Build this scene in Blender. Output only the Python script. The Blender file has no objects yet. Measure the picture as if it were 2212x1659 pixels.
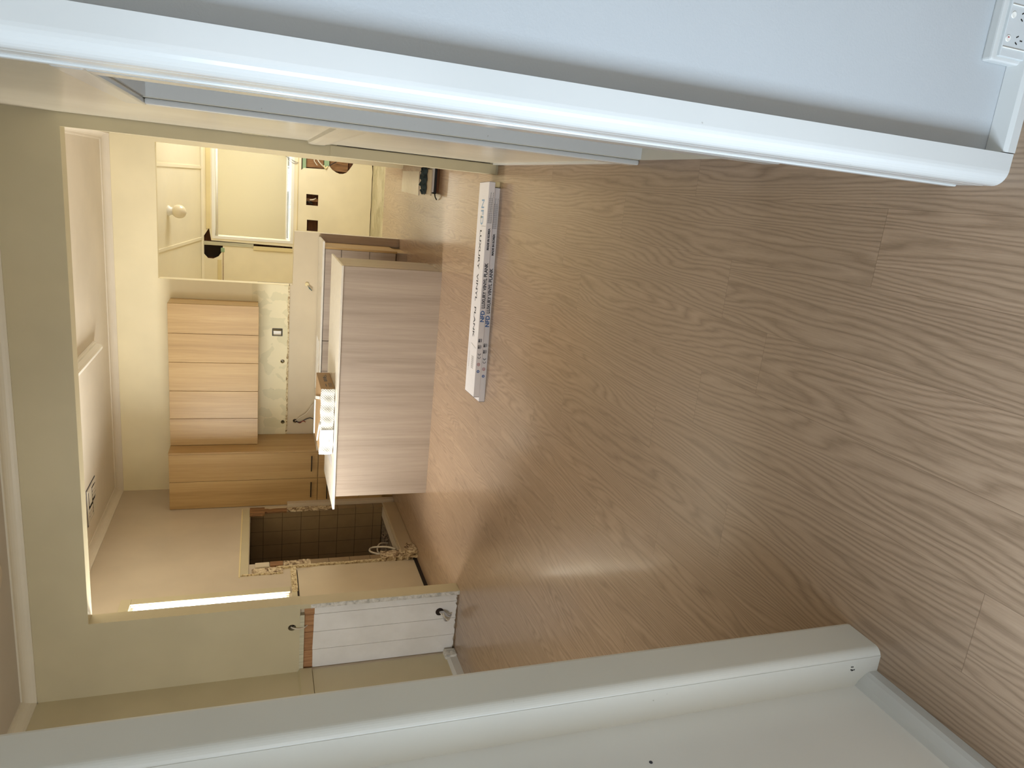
import bpy, bmesh, math, random
from mathutils import Vector, Matrix
from mathutils.geometry import tessellate_polygon
random.seed(7)
S = bpy.context.scene
C = S.collection

# ------------------------------------------------------------------ camera (portrait photo stored on its side)
F_PX, YAW, PITCH, ROLL, CAM_H = 1553.0, 0.27350339, 0.34125332, 0.00897127, 1.6
fwd = Vector((-math.sin(YAW) * math.cos(PITCH), math.cos(YAW) * math.cos(PITCH), -math.sin(PITCH)))
rgt = Vector((math.cos(YAW), math.sin(YAW), 0))
upv = rgt.cross(fwd)
r2 = math.cos(ROLL) * rgt + math.sin(ROLL) * upv
u2 = -math.sin(ROLL) * rgt + math.cos(ROLL) * upv
cd = bpy.data.cameras.new('camera')
cd.sensor_fit = 'HORIZONTAL'; cd.sensor_width = 36; cd.lens = F_PX / 2212 * 36
cd.clip_start = 0.02; cd.clip_end = 200
cam = bpy.data.objects.new('camera', cd); C.objects.link(cam)
m = Matrix.Identity(4)
for i, v in enumerate((-u2, r2, -fwd)):
    m[0][i], m[1][i], m[2][i] = v
m[0][3], m[1][3], m[2][3] = 0, 0, CAM_H
cam.matrix_world = m
S.camera = cam

# ------------------------------------------------------------------ world, daylight through seen and added windows, exposure
w = bpy.data.worlds.new('world'); S.world = w; w.use_nodes = True
w.node_tree.nodes['Background'].inputs[0].default_value = (0.80, 0.90, 1.0, 1)
w.node_tree.nodes['Background'].inputs[1].default_value = 2.3

def area(name, loc, rot, sx, sy, power, col):
    l = bpy.data.lights.new(name, 'AREA'); l.shape = 'RECTANGLE'; l.size = sx; l.size_y = sy
    l.energy = power; l.color = col
    o = bpy.data.objects.new(name, l); o.location = loc; o.rotation_euler = rot; C.objects.link(o); return o
R = math.radians
area('daylight_hall_window', (-1.196, -0.04, 0.95), (0, R(-90), 0), 1.56, 0.90, 86, (0.66, 0.82, 1.0))
area('added_hall_front_fill', (0.10, -2.80, 1.35), (R(90), 0, 0), 1.5, 1.7, 20, (0.95, 0.96, 1.0))  # added fill from behind the camera, source unseen
area('added_side_room_light', (1.30, 1.96, 1.15), (0, R(90), 0), 1.6, 0.85, 4, (0.92, 0.96, 1.0))  # added light beyond the doorway, source unseen
area('added_living_front_light', (-2.95, 1.20, 1.95), (R(90), 0, 0), 1.1, 1.2, 74, (0.96, 0.96, 0.95))  # added light for the wall around the kitchen opening, source unseen
area('daylight_kitchen_window', (-4.18, 5.76, 1.98), (0, R(-90), R(18)), 1.3, 0.75, 345, (1.0, 0.985, 0.93))
area('daylight_sunroom_window', (-0.35, 11.62, 1.85), (R(-82), 0, 0), 1.5, 1.2, 105, (1.0, 0.97, 0.86))
area('added_sunroom_side_light', (1.75, 10.0, 1.5), (0, R(90), 0), 1.4, 1.4, 60, (1.0, 0.97, 0.88))  # added light that brightens the sunroom from an unseen side

S.view_settings.view_transform = 'Standard'
S.view_settings.look = 'None'
S.view_settings.gamma = 1
S.view_settings.use_curve_mapping = False
S.view_settings.exposure = 0.0
S.cycles.use_denoising = True
S.cycles.max_bounces = 10
S.cycles.diffuse_bounces = 7
S.cycles.glossy_bounces = 4
S.cycles.transmission_bounces = 6
S.cycles.sample_clamp_indirect = 6
S.cycles.caustics_reflective = False
S.cycles.caustics_refractive = False

# ------------------------------------------------------------------ materials
def lin(c):
    return tuple(((v / 255) / 12.92 if v / 255 <= 0.04045 else ((v / 255 + 0.055) / 1.055) ** 2.4) for v in c) + (1,)

class NT:
    def __init__(s, name):
        s.m = bpy.data.materials.new(name); s.m.use_nodes = True
        s.t = s.m.node_tree; s.b = s.t.nodes['Principled BSDF']
        s.tc = s.t.nodes.new('ShaderNodeTexCoord')
        s.o = s.tc.outputs['Object']
    def n(s, typ, **k):
        nd = s.t.nodes.new(typ)
        for a, v in k.items(): setattr(nd, a, v)
        return nd
    def l(s, a, b): s.t.links.new(a, b)
    def geo(s):
        g = s.n('ShaderNodeNewGeometry'); s.o = g.outputs['Position']; return s.o
    def scale(s, v, src=None):
        mp = s.n('ShaderNodeMapping'); mp.inputs['Scale'].default_value = v
        s.l(src or s.o, mp.inputs['Vector']); return mp.outputs[0]
    def noise(s, sc, det=4, rough=0.6, src=None, dist=0.0):
        nd = s.n('ShaderNodeTexNoise'); nd.inputs['Scale'].default_value = sc
        nd.inputs['Detail'].default_value = det; nd.inputs['Roughness'].default_value = rough
        nd.inputs['Distortion'].default_value = dist
        s.l(src or s.o, nd.inputs['Vector']); return nd.outputs[0]
    def math(s, op, a, b=None, c=None):
        nd = s.n('ShaderNodeMath', operation=op)
        for i, v in enumerate((a, b, c)):
            if v is None: continue
            if isinstance(v, (int, float)): nd.inputs[i].default_value = v
            else: s.l(v, nd.inputs[i])
        return nd.outputs[0]
    def ramp(s, fac, stops):
        r = s.n('ShaderNodeValToRGB'); e = r.color_ramp.elements
        while len(e) < len(stops): e.new(0.5)
        for el, (p, c) in zip(e, stops): el.position = p; el.color = c if len(c) == 4 else (*c, 1)
        s.l(fac, r.inputs[0]); return r.outputs[0]
    def mix(s, fac, a, b, mode='MIX'):
        x = s.n('ShaderNodeMix', data_type='RGBA', blend_type=mode)
        for sock, v in ((x.inputs[0], fac), (x.inputs[6], a), (x.inputs[7], b)):
            if isinstance(v, (int, float)): sock.default_value = v
            elif isinstance(v, tuple): sock.default_value = v
            else: s.l(v, sock)
        return x.outputs[2]
    def col(s, v):
        if isinstance(v, tuple): s.b.inputs['Base Color'].default_value = v
        else: s.l(v, s.b.inputs['Base Color'])
    def rough(s, v):
        if isinstance(v, (int, float)): s.b.inputs['Roughness'].default_value = v
        else: s.l(v, s.b.inputs['Roughness'])
    def bump(s, h, strength=0.2, dist=0.002):
        bp = s.n('ShaderNodeBump'); bp.inputs['Strength'].default_value = strength
        bp.inputs['Distance'].default_value = dist
        s.l(h, bp.inputs['Height']); s.l(bp.outputs[0], s.b.inputs['Normal'])

def paint(name, c, rough=0.5, mott=0.05, bump=0.12, bscale=160, scuffs=False):
    t = NT(name); t.geo(); base = lin(c)
    dk = tuple(v * (1 - mott * 2) for v in base[:3]) + (1,)
    f = t.noise(1.7, 3, 0.55)
    col = t.mix(t.ramp(f, [(0.35, (0, 0, 0)), (0.65, (1, 1, 1))]), dk, base)
    if scuffs:
        g = t.ramp(t.noise(26, 3, 0.7), [(0.735, (0, 0, 0)), (0.77, (1, 1, 1))])
        col = t.mix(t.math('MULTIPLY', g, 0.6), col, lin((120, 108, 92)))
    t.col(col); t.rough(rough)
    t.bump(t.noise(bscale, 3, 0.6), bump, 0.001)
    return t.m

def plain(name, c, rough=0.5, metal=0.0):
    t = NT(name); base = lin(c)
    f = t.noise(40, 2, 0.5)
    t.col(t.mix(f, tuple(v * 0.94 for v in base[:3]) + (1,), base)); t.rough(rough)
    t.b.inputs['Metallic'].default_value = metal
    return t.m

M = {}
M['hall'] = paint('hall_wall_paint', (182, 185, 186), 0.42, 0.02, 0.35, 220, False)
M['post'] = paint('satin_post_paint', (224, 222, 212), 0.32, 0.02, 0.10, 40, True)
M['hall_left'] = paint('hall_left_wall_lightened_paint', (232, 231, 225), 0.45, 0.02, 0.12, 120)  # lightened in place of bounce light missing on this wall
M['hall_back'] = paint('hall_far_wall_grey_paint', (205, 203, 196), 0.5, 0.02, 0.2)
M['gloss'] = paint('gloss_white_trim_paint', (202, 202, 198), 0.20, 0.02, 0.10, 40, True)
M['living'] = paint('living_wall_paint', (196, 186, 154), 0.45, 0.05, 0.15, 120)
M['living_trim'] = paint('cornice_paint', (212, 204, 184), 0.45, 0.03, 0.08)
M['right'] = paint('satin_partition_paint', (204, 197, 180), 0.24, 0.04, 0.10, 60)
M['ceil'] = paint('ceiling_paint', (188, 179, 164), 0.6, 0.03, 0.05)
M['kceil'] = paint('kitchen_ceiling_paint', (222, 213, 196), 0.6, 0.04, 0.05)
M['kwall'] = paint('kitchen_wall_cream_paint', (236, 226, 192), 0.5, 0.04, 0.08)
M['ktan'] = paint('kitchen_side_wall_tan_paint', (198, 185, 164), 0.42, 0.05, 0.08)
M['sun'] = paint('sunroom_warm_cream_paint', (240, 230, 200), 0.55, 0.05, 0.05)
M['suntrim'] = paint('sunroom_yellow_trim_paint', (230, 214, 164), 0.5, 0.06, 0.05, 60, True)
M['sunceil'] = paint('sunroom_ceiling_paint', (242, 234, 208), 0.55, 0.02, 0.03)
M['board'] = paint('plasterboard_grey_cream', (205, 192, 166), 0.5, 0.05, 0.03)
M['hearth'] = paint('worn_beige_hearth_tile', (176, 158, 130), 0.45, 0.06, 0.05)
M['white'] = paint('white_window_paint', (240, 238, 230), 0.3, 0.02, 0.03)
M['dark'] = plain('dark_gap_and_shade', (38, 26, 18), 0.9)  # near-black for gaps, also standing in for shade in cavities
M['black'] = plain('black_metal', (22, 20, 19), 0.4, 0.3)
M['wire_w'] = plain('white_cable_sheath', (210, 200, 182), 0.45)
M['wire_g'] = plain('blue_green_cable', (50, 88, 92), 0.45)
M['wire_r'] = plain('red_cable', (150, 60, 45), 0.45)
M['card'] = plain('brown_cardboard', (152, 124, 88), 0.75)
M['box'] = plain('white_carton', (226, 224, 228), 0.42)
M['plate'] = plain('light_grey_plastic', (204, 207, 206), 0.35)
M['ink'] = plain('dark_grey_ink', (58, 60, 68), 0.6)
M['ink_l'] = plain('light_blue_ink', (132, 164, 196), 0.5)
M['ink_b'] = plain('blue_ink', (34, 92, 160), 0.5)
M['ink_g'] = plain('olive_grey_ink', (140, 142, 124), 0.5)
M['ink_r'] = plain('red_ink', (172, 62, 66), 0.5)
M['ink_grey'] = plain('pale_grey_ink', (170, 168, 168), 0.6)
M['tape'] = plain('white_foam_strip', (226, 226, 224), 0.5)
M['green'] = plain('faded_green_paint', (150, 176, 140), 0.6)
M['grass'] = plain('garden_leaf', (96, 130, 62), 0.8)
M['soil'] = plain('garden_ground', (150, 140, 112), 0.9)

# wood laminate of the cabinets: grain runs up the doors
def laminate(name, a, b, c, grain='z'):
    t = NT(name); t.geo()
    s1 = t.scale((42, 42, 1.1)); s2 = t.scale((9, 9, 0.35)); s3 = t.scale((190, 190, 4))
    f1 = t.noise(1, 6, 0.65, s1, 0.6); f2 = t.noise(1, 3, 0.5, s2, 0.4); f3 = t.noise(1, 2, 0.5, s3)
    x = t.math('ADD', t.math('MULTIPLY', f1, 0.5), t.math('MULTIPLY', f2, 0.5))
    x = t.math('ADD', x, t.math('MULTIPLY', t.math('SUBTRACT', f3, 0.5), 0.16))
    col = t.ramp(x, [(0.34, lin(a)), (0.50, lin(b)), (0.66, lin(c))])
    t.col(col); t.rough(0.33); t.bump(f1, 0.06, 0.001)
    return t.m
M['oak'] = laminate('light_oak_laminate', (160, 129, 84), (175, 144, 96), (187, 158, 110))
M['oak_cool'] = laminate('oak_laminate_cool_lit', (152, 138, 124), (165, 150, 136), (176, 162, 147))  # same oak made greyer, cool light put into the colour

# vinyl plank floor: planks run away from the camera, cathedral grain from contour lines of stretched noise
def floor_mat():
    t = NT('oak_look_vinyl_plank'); t.geo()
    sep = t.n('ShaderNodeSeparateXYZ'); t.l(t.o, sep.inputs[0])
    X, Y = sep.outputs[0], sep.outputs[1]
    W, L = 0.212, 1.52
    gx = t.math('DIVIDE', t.math('ADD', X, 50 * W + 0.15), W)
    ix = t.math('FLOOR', gx); fx = t.math('FRACT', gx)
    wn = t.n('ShaderNodeTexWhiteNoise', noise_dimensions='1D'); t.l(ix, wn.inputs['W'])
    off = wn.outputs['Value']
    gy = t.math('ADD', t.math('DIVIDE', t.math('ADD', Y, 20), L), off)
    iy = t.math('FLOOR', gy); fy = t.math('FRACT', gy)
    cm = t.n('ShaderNodeCombineXYZ'); t.l(ix, cm.inputs[0]); t.l(iy, cm.inputs[1])
    wn2 = t.n('ShaderNodeTexWhiteNoise', noise_dimensions='3D'); t.l(cm.outputs[0], wn2.inputs['Vector'])
    rs = t.n('ShaderNodeSeparateColor'); t.l(wn2.outputs['Color'], rs.inputs[0])
    # plank local coordinates
    px = t.math('ADD', X, t.math('MULTIPLY', rs.outputs[0], 31.0))
    py = t.math('ADD', Y, t.math('MULTIPLY', rs.outputs[1], 47.0))
    pv = t.n('ShaderNodeCombineXYZ'); t.l(px, pv.inputs[0]); t.l(py, pv.inputs[1]); t.l(rs.outputs[2], pv.inputs[2])
    V = pv.outputs[0]
    n1 = t.noise(1, 2.5, 0.5, t.scale((4.2, 0.42, 1), V), 0.2)          # contours of this field make the figure
    jag = t.noise(1, 3, 0.6, t.scale((26, 6, 1), V))
    ph = t.math('ADD', t.math('MULTIPLY', n1, 26.0), t.math('MULTIPLY', jag, 0.9))
    ph = t.math('ADD', ph, t.math('MULTIPLY', px, 52.0))
    fr = t.math('FRACT', ph)
    ring = t.math('ABSOLUTE', t.math('SUBTRACT', fr, 0.5))                # 0 .. .5
    ring = t.math('MULTIPLY', ring, 2.0)
    ring = t.math('POWER', ring, 1.6)
    fine = t.noise(1, 4, 0.7, t.scale((330, 9, 1), V))
    mid = t.noise(1, 4, 0.6, t.scale((60, 1.6, 1), V))
    tone = t.math('ADD', t.math('MULTIPLY', ring, 0.26), t.math('MULTIPLY', fine, 0.42))
    tone = t.math('ADD', tone, t.math('MULTIPLY', mid, 0.36))
    col = t.ramp(tone, [(0.22, lin((172, 147, 122))), (0.45, lin((156, 131, 107))), (0.70, lin((131, 108, 86)))])
    # per plank tone
    hue = t.math('ADD', 0.955, t.math('MULTIPLY', rs.outputs[1], 0.09))
    hc = t.n('ShaderNodeCombineColor'); [t.l(hue, hc.inputs[i]) for i in range(3)]
    col = t.mix(1.0, col, hc.outputs[0], 'MULTIPLY')
    ex = t.math('MINIMUM', fx, t.math('SUBTRACT', 1.0, fx))
    ey = t.math('MINIMUM', fy, t.math('SUBTRACT', 1.0, fy))
    jx = t.math('LESS_THAN', ex, 0.0035); jy = t.math('LESS_THAN', ey, 0.0006)
    j = t.math('MAXIMUM', jx, jy)
    col = t.mix(t.math('MULTIPLY', j, 0.45), col, lin((84, 62, 44)))
    t.col(col)
    t.rough(t.math('ADD', 0.22, t.math('MULTIPLY', fine, 0.20)))
    t.b.inputs['Coat Weight'].default_value = 0.45; t.b.inputs['Coat Roughness'].default_value = 0.16
    t.b.inputs['Specular IOR Level'].default_value = 0.55
    h = t.math('SUBTRACT', t.math('MULTIPLY', fine, 0.5), t.math('MULTIPLY', ring, 0.25))
    t.bump(h, 0.20, 0.0012)
    return t.m
M['floor'] = floor_mat()

def raw_wood(name, a, b, c, ax=2, rough=0.75):
    t = NT(name); t.geo()
    sc = [60, 60, 60]; sc[ax] = 3
    f = t.noise(1, 5, 0.65, t.scale(tuple(sc)), 0.5)
    t.col(t.ramp(f, [(0.3, lin(a)), (0.5, lin(b)), (0.7, lin(c))])); t.rough(rough)
    t.bump(f, 0.4, 0.002); return t.m
M['raw'] = raw_wood('raw_brown_timber', (96, 68, 42), (138, 100, 64), (162, 122, 82))
M['raw_h'] = raw_wood('raw_brown_timber_strip', (128, 90, 58), (168, 124, 84), (186, 144, 102), 2)
M['raw_dk'] = raw_wood('dark_raw_timber', (52, 28, 14), (92, 54, 28), (120, 74, 40), 0)
M['greywood'] = raw_wood('weathered_grey_batten', (172, 168, 144), (194, 190, 164), (208, 203, 180), 2)

def vj_mat():
    t = NT('old_white_painted_board'); t.geo()
    f = t.noise(3, 4, 0.6); g = t.noise(1, 5, 0.7, t.scale((70, 70, 6)))
    base = t.mix(t.ramp(f, [(0.3, (0, 0, 0)), (0.7, (1, 1, 1))]), lin((222, 221, 217)), lin((238, 238, 236)))
    chip = t.ramp(g, [(0.70, (0, 0, 0)), (0.74, (1, 1, 1))])
    t.col(t.mix(t.math('MULTIPLY', chip, 0.5), base, lin((150, 138, 118)))); t.rough(0.42)
    t.bump(t.noise(90, 3, 0.6), 0.2, 0.001); return t.m
M['vj'] = vj_mat()

def patchy():
    t = NT('patched_old_plaster'); t.geo()
    v = t.n('ShaderNodeTexVoronoi'); v.inputs['Scale'].default_value = 11; v.feature = 'F1'
    t.l(t.scale((1, 1, 0.8), t.mix(0.06, t.o, t.n('ShaderNodeTexNoise').outputs[1])), v.inputs['Vector'])
    sp = t.n('ShaderNodeSeparateColor'); t.l(v.outputs['Color'], sp.inputs[0])
    c = t.mix(t.ramp(sp.outputs[0], [(0.55, (0, 0, 0)), (0.60, (1, 1, 1))]), lin((226, 217, 182)), lin((214, 207, 172)))
    n = t.ramp(t.noise(30, 3, 0.7), [(0.70, (0, 0, 0)), (0.74, (1, 1, 1))])
    t.col(t.mix(t.math('MULTIPLY', n, 0.5), c, lin((160, 140, 96)))); t.rough(0.5)
    t.bump(t.noise(60, 3, 0.6), 0.15, 0.001); return t.m
M['patch'] = patchy()

def broken(name, cols, sc=22):
    t = NT(name); t.geo()
    f = t.noise(sc, 5, 0.7, None, 0.8)
    t.col(t.ramp(f, [(0.36, lin(cols[0])), (0.45, lin(cols[1])), (0.53, lin(cols[2])), (0.62, lin(cols[3]))]))
    t.rough(0.85); t.bump(f, 0.9, 0.006); return t.m
M['broken'] = broken('broken_mortar_and_plaster', [(74, 54, 38), (140, 116, 88), (196, 178, 146), (222, 208, 176)])
M['edge'] = broken('torn_yellow_plaster_edge', [(122, 98, 66), (182, 162, 124), (212, 198, 160), (226, 214, 180)], 40)
M['scrape'] = broken('scraped_paint_edge', [(168, 168, 162), (196, 194, 186), (212, 210, 202), (222, 220, 214)], 30)
M['rubble'] = broken('rubble_and_dust', [(40, 32, 26), (84, 72, 60), (120, 106, 90), (160, 146, 124)], 26)
M['barefloor'] = broken('old_pale_greenish_boards', [(158, 148, 116), (172, 162, 128), (180, 170, 138), (190, 180, 148)], 3)

def tile_mat():
    t = NT('beige_square_tile'); t.geo()
    sep = t.n('ShaderNodeSeparateXYZ'); t.l(t.o, sep.inputs[0])
    hx = t.math('ADD', sep.outputs[0], sep.outputs[1])
    fx = t.math('FRACT', t.math('DIVIDE', t.math('ADD', hx, 10.0), 0.170))
    fz = t.math('FRACT', t.math('DIVIDE', t.math('SUBTRACT', sep.outputs[2], 0.055), 0.2085))
    e = t.math('MINIMUM', t.math('MINIMUM', fx, t.math('SUBTRACT', 1.0, fx)), t.math('MINIMUM', fz, t.math('SUBTRACT', 1.0, fz)))
    j = t.math('LESS_THAN', e, 0.013)
    base = t.mix(t.noise(9, 3), lin((128, 108, 80)), lin((150, 128, 96)))
    t.col(t.mix(j, base, lin((74, 56, 38)))); t.rough(0.45)
    t.bump(t.math('SUBTRACT', 1.0, j), 0.3, 0.002); return t.m
M['tile'] = tile_mat()

def stone():
    t = NT('pale_stone_benchtop'); t.geo()
    t.col(t.mix(t.noise(14, 5, 0.7), lin((206, 200, 188)), lin((226, 222, 212)))); t.rough(0.22); return t.m
M['stone'] = stone()

def blind_mat():
    t = NT('translucent_blind_fabric')
    b = t.b; b.inputs['Base Color'].default_value = lin((206, 199, 172)); b.inputs['Roughness'].default_value = 0.8
    tr = t.n('ShaderNodeBsdfTranslucent'); tr.inputs[0].default_value = lin((236, 228, 204))
    mx = t.n('ShaderNodeMixShader'); mx.inputs[0].default_value = 0.16
    t.l(b.outputs[0], mx.inputs[1]); t.l(tr.outputs[0], mx.inputs[2])
    t.l(mx.outputs[0], t.t.nodes['Material Output'].inputs[0]); return t.m
M['blind'] = blind_mat()

def glass_mat():
    t = NT('window_glass')
    tr = t.n('ShaderNodeBsdfTransparent'); gl = t.n('ShaderNodeBsdfGlossy'); gl.inputs['Roughness'].default_value = 0.02
    mx = t.n('ShaderNodeMixShader'); mx.inputs[0].default_value = 0.16
    t.l(tr.outputs[0], mx.inputs[1]); t.l(gl.outputs[0], mx.inputs[2])
    t.l(mx.outputs[0], t.t.nodes['Material Output'].inputs[0]); return t.m
M['glass'] = glass_mat()

def opal():
    t = NT('opal_glass'); t.col(lin((232, 222, 196))); t.rough(0.08)
    t.b.inputs['Coat Weight'].default_value = 0.6; return t.m
M['opal'] = opal()

def wrap_mat():
    t = NT('dimpled_white_wrap'); t.o = t.tc.outputs['Object']
    v = t.n('ShaderNodeTexVoronoi'); v.inputs['Scale'].default_value = 62; v.inputs['Randomness'].default_value = 0.0
    mp = t.n('ShaderNodeMapping'); mp.inputs['Rotation'].default_value = (0, R(45), 0)
    t.l(t.o, mp.inputs['Vector']); t.l(mp.outputs[0], v.inputs['Vector'])
    t.col(t.ramp(v.outputs['Distance'], [(0.30, lin((226, 226, 222))), (0.5, lin((176, 176, 170)))])); t.rough(0.35)
    t.bump(v.outputs['Distance'], 0.7, 0.006); return t.m
M['wrap'] = wrap_mat()

# ------------------------------------------------------------------ mesh helpers
class MB:
    def __init__(s): s.bm = bmesh.new()
    def box(s, x0, x1, y0, y1, z0, z1, bev=0.0, seg=2):
        b2 = bmesh.new()
        bmesh.ops.create_cube(b2, size=1)
        for v in b2.verts:
            v.co = Vector(((x0 + x1) / 2 + v.co.x * (x1 - x0), (y0 + y1) / 2 + v.co.y * (y1 - y0), (z0 + z1) / 2 + v.co.z * (z1 - z0)))
        if bev: bmesh.ops.bevel(b2, geom=b2.edges[:], offset=bev, segments=seg, affect='EDGES', profile=0.5)
        s._add(b2); return s
    def _add(s, b2):
        me = bpy.data.meshes.new('t'); b2.to_mesh(me); b2.free(); s.bm.from_mesh(me); bpy.data.meshes.remove(me)
    def prism(s, pts, ax, a0, a1):
        """2-D outline extruded along an axis. ax x: pts=(y,z); y: (x,z); z: (x,y)"""
        def P(p, a): return Vector((a, *p)) if ax == 'x' else (Vector((p[0], a, p[1])) if ax == 'y' else Vector((*p, a)))
        s.holed(pts, [], P, a0, a1); return s
    def holed(s, outer, holes, P, a0, a1):
        loops = [outer] + holes
        tri = tessellate_polygon([[Vector((p[0], p[1], 0)) for p in l] for l in loops])
        flat = [p for l in loops for p in l]
        A = [s.bm.verts.new(P(p, a0)) for p in flat]; B = [s.bm.verts.new(P(p, a1)) for p in flat]
        for t in tri:
            try: s.bm.faces.new([A[i] for i in t]); s.bm.faces.new([B[i] for i in reversed(t)])
            except ValueError: pass
        k = 0
        for l in loops:
            n = len(l)
            for i in range(n):
                j = (i + 1) % n
                s.bm.faces.new((A[k + i], A[k + j], B[k + j], B[k + i]))
            k += n
        return s
    def tube(s, pts, r, n=8):
        pts = [Vector(p) for p in pts]
        if len(pts) > 2:  # smooth
            q = []
            for i in range(len(pts) - 1):
                p0 = pts[max(i - 1, 0)]; p1 = pts[i]; p2 = pts[i + 1]; p3 = pts[min(i + 2, len(pts) - 1)]
                for k in range(6):
                    t = k / 6
                    q.append(0.5 * ((2 * p1) + (p2 - p0) * t + (2 * p0 - 5 * p1 + 4 * p2 - p3) * t * t + (3 * p1 - p0 - 3 * p2 + p3) * t ** 3))
            q.append(pts[-1]); pts = q
        rings = []
        for i, p in enumerate(pts):
            d = (pts[min(i + 1, len(pts) - 1)] - pts[max(i - 1, 0)]).normalized()
            a = d.orthogonal().normalized() if i == 0 else (rings_a - d * rings_a.dot(d)).normalized()
            rings_a = a; b = d.cross(a)
            rings.append([s.bm.verts.new(p + (a * math.cos(2 * math.pi * k / n) + b * math.sin(2 * math.pi * k / n)) * r) for k in range(n)])
        for i in range(len(rings) - 1):
            for k in range(n):
                s.bm.faces.new((rings[i][k], rings[i][(k + 1) % n], rings[i + 1][(k + 1) % n], rings[i + 1][k]))
        s.bm.faces.new(rings[0][::-1]); s.bm.faces.new(rings[-1]); return s
    def lathe(s, prof, c, axis='z', n=32):
        """prof: list of (radius, height)"""
        rings = []
        for r, h in prof:
            ring = []
            for k in range(n):
                a = 2 * math.pi * k / n; x, y = math.cos(a) * r, math.sin(a) * r
                v = {'z': (x, y, h), 'y': (x, h, y), 'x': (h, x, y)}[axis]
                ring.append(s.bm.verts.new(Vector(c) + Vector(v)))
            rings.append(ring)
        for i in range(len(rings) - 1):
            for k in range(n):
                s.bm.faces.new((rings[i][k], rings[i][(k + 1) % n], rings[i + 1][(k + 1) % n], rings[i + 1][k]))
        s.bm.faces.new(rings[0][::-1]); s.bm.faces.new(rings[-1]); return s
    def rough_up(s, amt, keep=None):
        for v in s.bm.verts: v.co += Vector([random.uniform(-amt, amt) for _ in range(3)])
        return s

LOC = {}
def obj(name, mb, mat, parent=None, local=False, smooth=False, origin=None, **props):
    bm = mb.bm
    bmesh.ops.remove_doubles(bm, verts=bm.verts[:], dist=1e-6)
    bmesh.ops.recalc_face_normals(bm, faces=bm.faces[:])
    if parent is None:
        xs = [v.co for v in bm.verts]
        mn = Vector([min(c[i] for c in xs) for i in range(3)]); mxx = Vector([max(c[i] for c in xs) for i in range(3)])
        org = Vector(((mn.x + mxx.x) / 2, (mn.y + mxx.y) / 2, mn.z)) if origin is None else Vector(origin)
    else:
        org = Vector((0, 0, 0)) if local else LOC[parent.name]
    for v in bm.verts: v.co -= org
    me = bpy.data.meshes.new(name); bm.to_mesh(me); bm.free()
    me.materials.append(M[mat] if isinstance(mat, str) else mat)
    if smooth:
        for p in me.polygons: p.use_smooth = True
    o = bpy.data.objects.new(name, me); C.objects.link(o)
    if parent is None: o.location = org; LOC[o.name] = org
    else: o.parent = parent; LOC[o.name] = org
    for k, v in props.items(): o[k] = v
    return o
def struct(name, mb, mat, parent=None, **k):
    o = obj(name, mb, mat, parent, **k)
    if parent is None: o['kind'] = 'structure'
    return o
def thing(name, label, cat, loc, rotz=0, group=None):
    o = bpy.data.objects.new(name, None); C.objects.link(o); o.location = loc; o.rotation_euler = (0, 0, rotz)
    o.empty_display_size = 0.1
    o['label'] = label; o['category'] = cat
    if group: o['group'] = group
    LOC[o.name] = Vector(loc); return o
def tag(o, label, cat, group=None):
    o['label'] = label; o['category'] = cat
    if group: o['group'] = group
    return o
def B(*a, **k): return MB().box(*a, **k)
def rect(a0, a1, b0, b1): return [(a0, b0), (a1, b0), (a1, b1), (a0, b1)]
def wallY(y0, y1, outer, holes=()): return MB().holed(outer, list(holes), lambda p, a: Vector((p[0], a, p[1])), y0, y1)
def wallX(x0, x1, outer, holes=()): return MB().holed(outer, list(holes), lambda p, a: Vector((a, p[0], p[1])), x0, x1)
def wallZ(z0, z1, outer, holes=()): return MB().holed(outer, list(holes), lambda p, a: Vector((p[0], p[1], a)), z0, z1)

# ------------------------------------------------------------------ key positions (metres)
LX, RX = -3.80, 0.20           # side walls of living room and kitchen
Y0, Y0b = 1.29, 1.37           # wall between hall and living room
Y1, Y1b = 5.075, 5.195         # wall between living room and kitchen
YK = 8.76; YKb = 8.86          # kitchen back wall
YS = 11.20                     # sunroom end wall
ZL, ZK = 3.12, 3.135

# ------------------------------------------------------------------ setting: floor, ceilings, walls
struct('floor', B(-4.9, 3.0, -3.0, 10.05, -0.06, 0.0), 'floor')
struct('floor', B(-4.9, 3.0, 10.05, 11.4, -0.06, -0.001), 'barefloor')
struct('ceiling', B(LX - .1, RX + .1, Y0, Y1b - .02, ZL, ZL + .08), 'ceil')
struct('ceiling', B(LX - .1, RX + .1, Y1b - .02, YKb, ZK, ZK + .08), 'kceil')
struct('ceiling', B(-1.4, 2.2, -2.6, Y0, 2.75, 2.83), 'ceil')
# hall
struct('wall_hall_left', wallX(-1.29, -1.19, rect(-2.6, Y0, 0, 2.75), [rect(-0.52, 0.44, 0.14, 1.76)]), 'hall_left')
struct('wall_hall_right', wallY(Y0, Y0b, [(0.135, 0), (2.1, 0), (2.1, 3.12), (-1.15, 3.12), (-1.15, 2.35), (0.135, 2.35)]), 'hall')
struct('wall_hall_far', wallX(2.1, 2.2, rect(-2.6, Y0b, 0, 2.75)), 'hall_back')
struct('wall_hall_front', wallY(-2.7, -2.6, rect(-1.29, 2.2, 0, 2.75), [rect(-0.7, 0.9, 0.45, 2.25)]), 'hall_back')
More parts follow.
